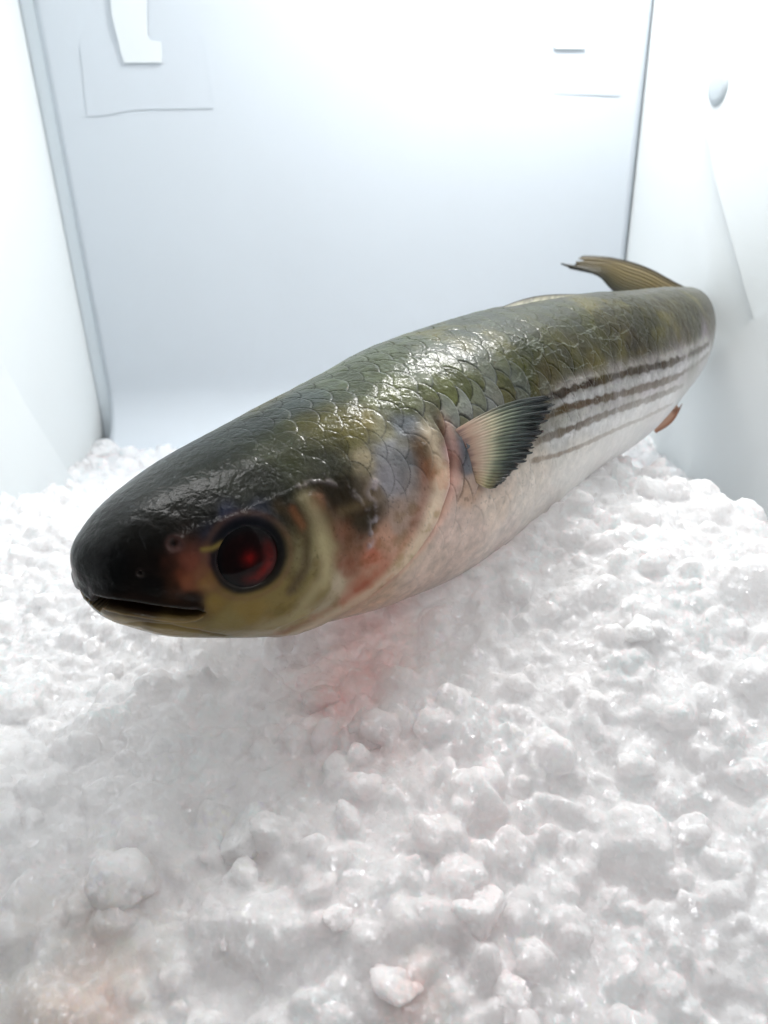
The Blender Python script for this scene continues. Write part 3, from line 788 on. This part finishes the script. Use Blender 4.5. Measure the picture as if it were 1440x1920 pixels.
# rooted a little way up inside the belly
X2 = X.copy(); X2[:, :4, 0] -= 14; X2[:, :4, 1] -= 22
G = CAM + (F + R*((X2[..., 0:1]-W_/2)/FPX) - U*((X2[..., 1:2]-H_/2)/FPX))*Z[..., None]
C_ = ramp(ax, [(0, (216,186,164)), (0.5, (196,138,108)), (1, (140,98,72))])
fin_mesh('anal_fin', G, C_, np.ones(X.shape[:2]))

# ------------------------------------------------------------------ crushed ice
rng = np.random.default_rng(7); random.seed(7)
def ice_mat(name, scale, trans, glow=0.0):
 m_ice, nt, b = mat(name)
 a0 = nt.nodes.new('ShaderNodeAttribute'); a0.attribute_name = 'tint'
 tcc = nt.nodes.new('ShaderNodeTexCoord'); nzz = nt.nodes.new('ShaderNodeTexNoise'); nzz.inputs['Scale'].default_value = 120
 nt.links.new(tcc.outputs['Object'], nzz.inputs['Vector'])
 vmx = nt.nodes.new('ShaderNodeMix'); vmx.data_type = 'VECTOR'; vmx.inputs[0].default_value = 0.012
 nt.links.new(tcc.outputs['Object'], vmx.inputs[4]); nt.links.new(nzz.outputs['Color'], vmx.inputs[5])
 vcl = nt.nodes.new('ShaderNodeTexVoronoi'); vcl.inputs['Scale'].default_value = 75; nt.links.new(vmx.outputs[1], vcl.inputs['Vector'])
 mr = nt.nodes.new('ShaderNodeMapRange'); mr.inputs[3].default_value = 0.90; mr.inputs[4].default_value = 1.0; nt.links.new(vcl.outputs['Color'], mr.inputs[0])
 mm2 = nt.nodes.new('ShaderNodeMix'); mm2.data_type = 'RGBA'; mm2.blend_type = 'MULTIPLY'; mm2.inputs[0].default_value = 1.0
 nt.links.new(a0.outputs['Color'], mm2.inputs[6]); nt.links.new(mr.outputs[0], mm2.inputs[7])
 nt.links.new(mm2.outputs[2], b.inputs['Base Color'])
 b.inputs['Roughness'].default_value = 0.32; b.inputs['IOR'].default_value = 1.31
 b.inputs['Subsurface Weight'].default_value = SSW; b.inputs['Subsurface Radius'].default_value = (1.0, 0.94, 0.93); b.inputs['Subsurface Scale'].default_value = scale; b.inputs['Subsurface Anisotropy'].default_value = 0.8; b.subsurface_method='RANDOM_WALK_SKIN'; b.inputs['Subsurface IOR'].default_value=1.33
 b.inputs['Transmission Weight'].default_value = trans
 b.inputs['Coat Weight'].default_value = 1.0; b.inputs['Coat Roughness'].default_value = 0.05; b.inputs['Coat IOR'].default_value = 1.5
 bp, tc = bump(nt, b, [(2200, 0.5, 0.0004, 2), (800, 0.8, 0.0009, 4), (300, 0.5, 0.0012, 3)])
 vo = nt.nodes.new('ShaderNodeTexVoronoi'); vo.inputs['Scale'].default_value = 900
 nt.links.new(tc.outputs['Object'], vo.inputs['Vector'])
 bp2, _t = bump(nt, b, [(260, 0.35, 0.0010, 3), (1100, 0.45, 0.0005, 3)])
 vo2 = nt.nodes.new('ShaderNodeTexVoronoi'); vo2.inputs['Scale'].default_value = 420; nt.links.new(tc.outputs['Object'], vo2.inputs['Vector'])
 vb2 = nt.nodes.new('ShaderNodeBump'); vb2.inputs['Strength'].default_value = 0.6; vb2.inputs['Distance'].default_value = 0.0009; vb2.invert = True
 nt.links.new(vo2.outputs['Distance'], vb2.inputs['Height']); nt.links.new(bp2.outputs['Normal'], vb2.inputs['Normal'])
 vb = nt.nodes.new('ShaderNodeBump'); vb.inputs['Strength'].default_value = 0.9; vb.inputs['Distance'].default_value = 0.0010
 nt.links.new(vo.outputs['Distance'], vb.inputs['Height']); nt.links.new(bp.outputs['Normal'], vb.inputs['Normal'])
 nt.links.new(vb.outputs['Normal'], b.inputs['Coat Normal'])
 nt.links.new(vb2.outputs['Normal'], b.inputs['Normal'])
 if glow > 0:
     tl = nt.nodes.new('ShaderNodeBsdfTranslucent'); nt.links.new(mm2.outputs[2], tl.inputs['Color']); nt.links.new(vb2.outputs['Normal'], tl.inputs['Normal'])
     m2 = nt.nodes.new('ShaderNodeMixShader'); m2.inputs[0].default_value = glow; nt.links.new(b.outputs[0], m2.inputs[1]); nt.links.new(tl.outputs[0], m2.inputs[2])
     gl = nt.nodes.new('ShaderNodeBsdfGlossy'); gl.inputs['Roughness'].default_value = 0.13; gl.inputs['Color'].default_value = (0.085, 0.085, 0.088, 1)
     def facet(scale, k, base):
         v_ = nt.nodes.new('ShaderNodeTexVoronoi'); v_.inputs['Scale'].default_value = scale; nt.links.new(tc.outputs['Object'], v_.inputs['Vector'])
         a_ = nt.nodes.new('ShaderNodeVectorMath'); a_.operation = 'SUBTRACT'; nt.links.new(v_.outputs['Color'], a_.inputs[0]); a_.inputs[1].default_value = (0.5, 0.5, 0.5)
         c_ = nt.nodes.new('ShaderNodeVectorMath'); c_.operation = 'SCALE'; nt.links.new(a_.outputs[0], c_.inputs[0]); c_.inputs['Scale'].default_value = k
         d_ = nt.nodes.new('ShaderNodeVectorMath'); d_.operation = 'ADD'; nt.links.new(c_.outputs[0], d_.inputs[0]); nt.links.new(base, d_.inputs[1])
         e_ = nt.nodes.new('ShaderNodeVectorMath'); e_.operation = 'NORMALIZE'; nt.links.new(d_.outputs[0], e_.inputs[0]); return e_.outputs[0]
     nt.links.new(facet(620, 1.5, bp.outputs['Normal']), gl.inputs['Normal'])
     fn = facet(430, 0.35, vb2.outputs['Normal']); nt.links.new(fn, b.inputs['Normal']); nt.links.new(fn, tl.inputs['Normal'])
     m3 = nt.nodes.new('ShaderNodeAddShader'); nt.links.new(m2.outputs[0], m3.inputs[0]); nt.links.new(gl.outputs[0], m3.inputs[1])
     b.inputs['Coat Weight'].default_value = 0.0; b.inputs['Specular IOR Level'].default_value = 0.0
     nt.links.new(m3.outputs[0], nt.nodes['Material Output'].inputs['Surface'])
 return m_ice
BED = 0.0015
VOX = 0.0008; SSW = 1.0
m_ice = ice_mat('crushed_ice_surface', 0.006, 0.0, 0.56)
m_lump = ice_mat('ice_lump_surface', 0.006, 0.0, 0.45)

def heap(x, y):
    """height of the ice bed"""
    zb = 0.062 + 0*x
    zb = zb + 0.027*sstep(-0.05, 0.10, x)*sstep(0.14, 0.25, y)      # rises under the belly to the right
    zb = zb - 0.045*(1-sstep(0.02, 0.18, y))                                                  # falls towards the viewer
    rt_ = sstep(0.0, 0.11, x)
    ya = 0.30 + (0.035-1.5*np.maximum(0, x-0.1))*rt_; wa = 0.24 - 0.175*rt_
    Q = np.stack([x*15, y*15, 0*x], -1)
    zb = zb + 0.015*fbm(Q, 4, 91)*sstep(0.03, 0.12, 0.27-y+0.12)
    zb = zb*(1-(0.88-0.16*rt_)*sstep(ya, ya+wa, y))
    return zb

# lump prototypes: rounded blocks frozen together from small grains
def ico(sub):
    bm = bmesh.new(); bmesh.ops.create_icosphere(bm, subdivisions=sub, radius=1.0)
    V = np.array([v.co[:] for v in bm.verts]); Fc = np.array([[q.index for q in f.verts] for f in bm.faces]); bm.free()
    return V, Fc
IV4, IF4 = ico(4); IV5, IF5 = ico(5)
def lump(V, seed):
    g = np.random.default_rng(seed)
    sc = np.array([1, g.uniform(0.65, 1.0), g.uniform(0.6, 0.95)])
    r = np.full(len(V), 1.0)
    # a few flattened faces
    for k in range(13):
        d = norm(g.normal(size=3)); h = g.uniform(0.58, 0.95)
        dot = V @ d; r = np.minimum(r, np.where(dot > 0.05, h/np.maximum(dot, 0.05), 9))
    d = norm(g.normal(size=(46, 3))); c_ = V @ d.T
    wd = g.uniform(0.90, 0.975, 46)
    cap = np.sqrt(np.clip((c_-wd)/(1-wd), 0, 1))*g.uniform(0.02, 0.08, 46)
    r = r*0.93 + cap.max(axis=1)
    r = r + 0.07*fbm(V*1.7+seed, 3, seed) + 0.045*fbm(V*5+seed, 2, seed+5)
    return V*r[:, None]*sc
protos4 = [lump(IV4, 100+k) for k in range(22)]
protos5 = [lump(IV5, 100+k) for k in range(22)]
def rotm(g):
    q = norm(g.normal(size=4)); w_, x, y, z = q
    return np.array([[1-2*(y*y+z*z), 2*(x*y-z*w_), 2*(x*z+y*w_)], [2*(x*y+z*w_), 1-2*(x*x+z*z), 2*(y*z-x*w_)], [2*(x*z-y*w_), 2*(y*z+x*w_), 1-2*(x*x+y*y)]])
Vs = []; Fs = []; off = 0
X0, X1, Y0, Y1 = -0.30, 0.30, 0.03, 0.56
pts = []
cell = 0.0076
for gx in np.arange(X0, X1, cell):
    for gy in np.arange(Y0, Y1, cell):
        x = gx+rng.uniform(0, cell); y = gy+rng.uniform(0, cell)
        if abs(x) > 0.085+0.52*y+0.02: continue
        if x > XRW+0.05 or x < XLW-0.02: continue
        pts.append((x, y))
for (x, y) in pts:
    r = float(np.clip(rng.lognormal(math.log(0.0060), 0.52), 0.0024, 0.0160))
    z = float(heap(np.array(x), np.array(y))) + rng.uniform(-0.95, -0.25)*r + rng.normal()*0.0008
    near = y < 0.215
    big = [(r, np.array([x, y, z]))]
    for q in range(rng.integers(0, 3)):          # grains frozen on to the lump
        d = norm(rng.normal(size=3)+np.array([0, -0.4, 0.9])); r2 = r*rng.uniform(0.3, 0.6)
        big.append((r2, np.array([x, y, z])+d*r*0.7))
    for n_, (rr, cc_) in enumerate(big):
        hi = near and rr > 0.0045
        k = rng.integers(22)
        pv = (protos5 if hi else protos4)[k] @ rotm(rng).T * rr + cc_
        Vs.append(pv); Fs.append((IF5 if hi else IF4)+off); off += len(pv)
n_l = sum(len(f) for f in Fs)
# solid bed under the lumps
gx = np.linspace(X0, X1, 301); gy = np.linspace(Y0-0.01, Y1, 267)
GX, GY = np.meshgrid(gx, gy, indexing='ij'); GZ = heap(GX, GY)-BED + 0.002*fbm(np.stack([GX*160, GY*160, 0*GX], -1), 3, 55)
GZ = np.maximum(GZ, 0.0015)
top = np.stack([GX, GY, GZ], -1).reshape(-1, 3); bot = top.copy(); bot[:, 2] = 0.001
n, m = GX.shape; idt = np.arange(n*m).reshape(n, m)
qt = np.stack([idt[:-1, :-1], idt[1:, :-1], idt[1:, 1:], idt[:-1, 1:]], -1).reshape(-1, 4); qb = qt[:, ::-1]+n*m
def wallq(e): return np.stack([e[:-1], e[1:], e[1:]+n*m, e[:-1]+n*m], -1)
ws = np.concatenate([wallq(idt[0, :]), wallq(idt[-1, ::-1]), wallq(idt[::-1, 0]), wallq(idt[:, -1])])
Q = np.concatenate([qt, qb, ws]); tri = np.concatenate([Q[:, [0, 1, 2]], Q[:, [0, 2, 3]]])
Vs.append(top); Vs.append(bot); Fs.append(tri+off)
tmp = link_mesh('ice_source', np.concatenate(Vs), np.concatenate(Fs))
rm = tmp.modifiers.new('fuse', 'REMESH'); rm.mode = 'VOXEL'; rm.voxel_size = VOX; rm.use_smooth_shade = True
dg = bpy.context.evaluated_depsgraph_get()
me = bpy.data.meshes.new_from_object(tmp.evaluated_get(dg))
bpy.data.objects.remove(tmp)
nv = len(me.vertices); co = np.empty(nv*3, np.float32); me.vertices.foreach_get('co', co); co = co.reshape(-1, 3).astype(float)
no = np.empty(nv*3, np.float32); me.vertex_normals.foreach_get('vector', no); no = no.reshape(-1, 3)
print('ice verts', nv)
dsp = 0.0004*fbm(co*420, 3, 201) + 0.0005*fbm(co*190, 2, 222)
co2 = co + no*(dsp*(co[:, 2] > 0.004))[:, None]
me.vertices.foreach_set('co', co2.astype(np.float32).ravel()); me.update()
me.name = 'crushed_ice'; ice = bpy.data.objects.new('crushed_ice', me); col.objects.link(ice)
me.materials.clear(); me.materials.append(m_ice)
me.polygons.foreach_set('use_smooth', [True]*len(me.polygons))
tag(ice, 'bed of wet crushed ice fused in white clumps beneath the fish', 'ice', kind='stuff')
# pink meltwater under the gills, brown at the near left corner; the rest clear
blood = [(680,1225,90,(238,150,132),0.9),(700,1160,60,(236,140,120),1.0),(790,1120,55,(240,150,130),0.9),(640,1300,90,(236,190,184),0.7),(860,1080,50,(242,170,150),0.8),
         (960,1010,60,(244,206,190),0.6),(700,1350,90,(236,200,198),0.5),(620,1700,40,(226,160,150),0.2),(790,1840,45,(220,150,130),0.7),(640,1690,60,(226,196,196),0.2),
         (960,1640,150,(232,208,206),0.5),(820,1420,90,(232,208,206),0.4),(250,1800,160,(214,188,172),0.2),(140,1870,80,(200,176,150),0.6),(180,1885,36,(206,140,76),0.6),(100,1860,60,(170,160,130),0.5),(400,1850,120,(216,190,182),0.2)]
def ice_tint(Q):
    x, y, z = proj(Q)
    n1 = fbm(Q*60, 3, 301); n2 = fbm(Q*25, 3, 305)
    C_ = np.ones((len(Q), 3))*lin((250, 249, 249))*(1+0.015*n1[:, None])
    warm = sstep(-0.1, 0.5, n2)[:, None]*0.35
    C_ = C_*(1-warm)+warm*lin((241, 234, 234))
    for px, py, r, c_, k in blood:
        zz = 0.06
        ctr = onplane(px, py, (0, 0, 0.065 if py < 1500 else 0.05), (0, 0, 1))
        rr = r*0.26/FPX*1.25
        d2 = ((Q[:, 0]-ctr[0])**2+((Q[:, 1]-ctr[1])*0.75)**2)/(rr*rr)
        wv = 0.34*(np.exp(-d2)*k*np.clip(0.85+0.8*n1, 0, 1.2))[:, None]; wv = np.clip(wv, 0, 1)
        C_ = C_*(1-wv)+wv*lin(c_)
    return np.clip(C_, 0, 0.985)
set_col(ice, 'tint', ice_tint(co2))

# single lumps that stand out from the bed
def top_at(px, py):                               # where a sight line meets the ice bed
    d = ray(px, py); t = 0.12
    for _ in range(400):
        q = CAM+d*t
        if q[2] < heap(np.array(q[0]), np.array(q[1]))+0.004: return q
        t += 0.0008
    return q
LU = [(470,1545,64,'large pale ice lump, the brightest block left of the middle of the ice bed'),
      (738,1838,50,'rounded white ice lump low in the ice bed at its near middle edge'),
      (632,1716,26,'small white ice nugget sitting in a pinkish hollow of the ice bed'),
      (690,1360,48,'blocky ice lump directly below the pink stained hollow under the gills'),
      (600,1300,40,'smooth greyish ice lump below the chin beside the pink stain'),
      (1198,1165,36,'lone upright ice lump on the bright slope at the right'),
      (890,1700,58,'wide cloudy ice lump with a scalloped lower edge right of the middle'),
      (440,1770,28,'tiny clear ice nugget near the brownish ice at the lower left'),
      (225,1640,62,'glittering granular ice lump on the left part of the bed'),
      (960,1860,44,'glossy ice lump at the near right edge of the bed')]
for k, (px, py, rp, lab) in enumerate(LU):
    q = top_at(px, py); r = rp*((q-CAM) @ F)/FPX
    g = np.random.default_rng(500+k)
    V = lump(IV5, 600+k)*r*1.25; V = V @ rotm(g).T
    V = V + (0.0005*fbm(V*700, 3, k))[:, None]*norm(V); q = q - np.array([0, -0.1, 0.55])*r
    Q = V + q
    o = link_mesh('ice_lump', V, IF5, m_lump)
    o.location = tuple(q)
    set_col(o, 'tint', np.clip(ice_tint(Q)*1.03, 0, 0.96))
    tag(o, lab, 'ice lump', 'single ice lumps standing out of the crushed ice')
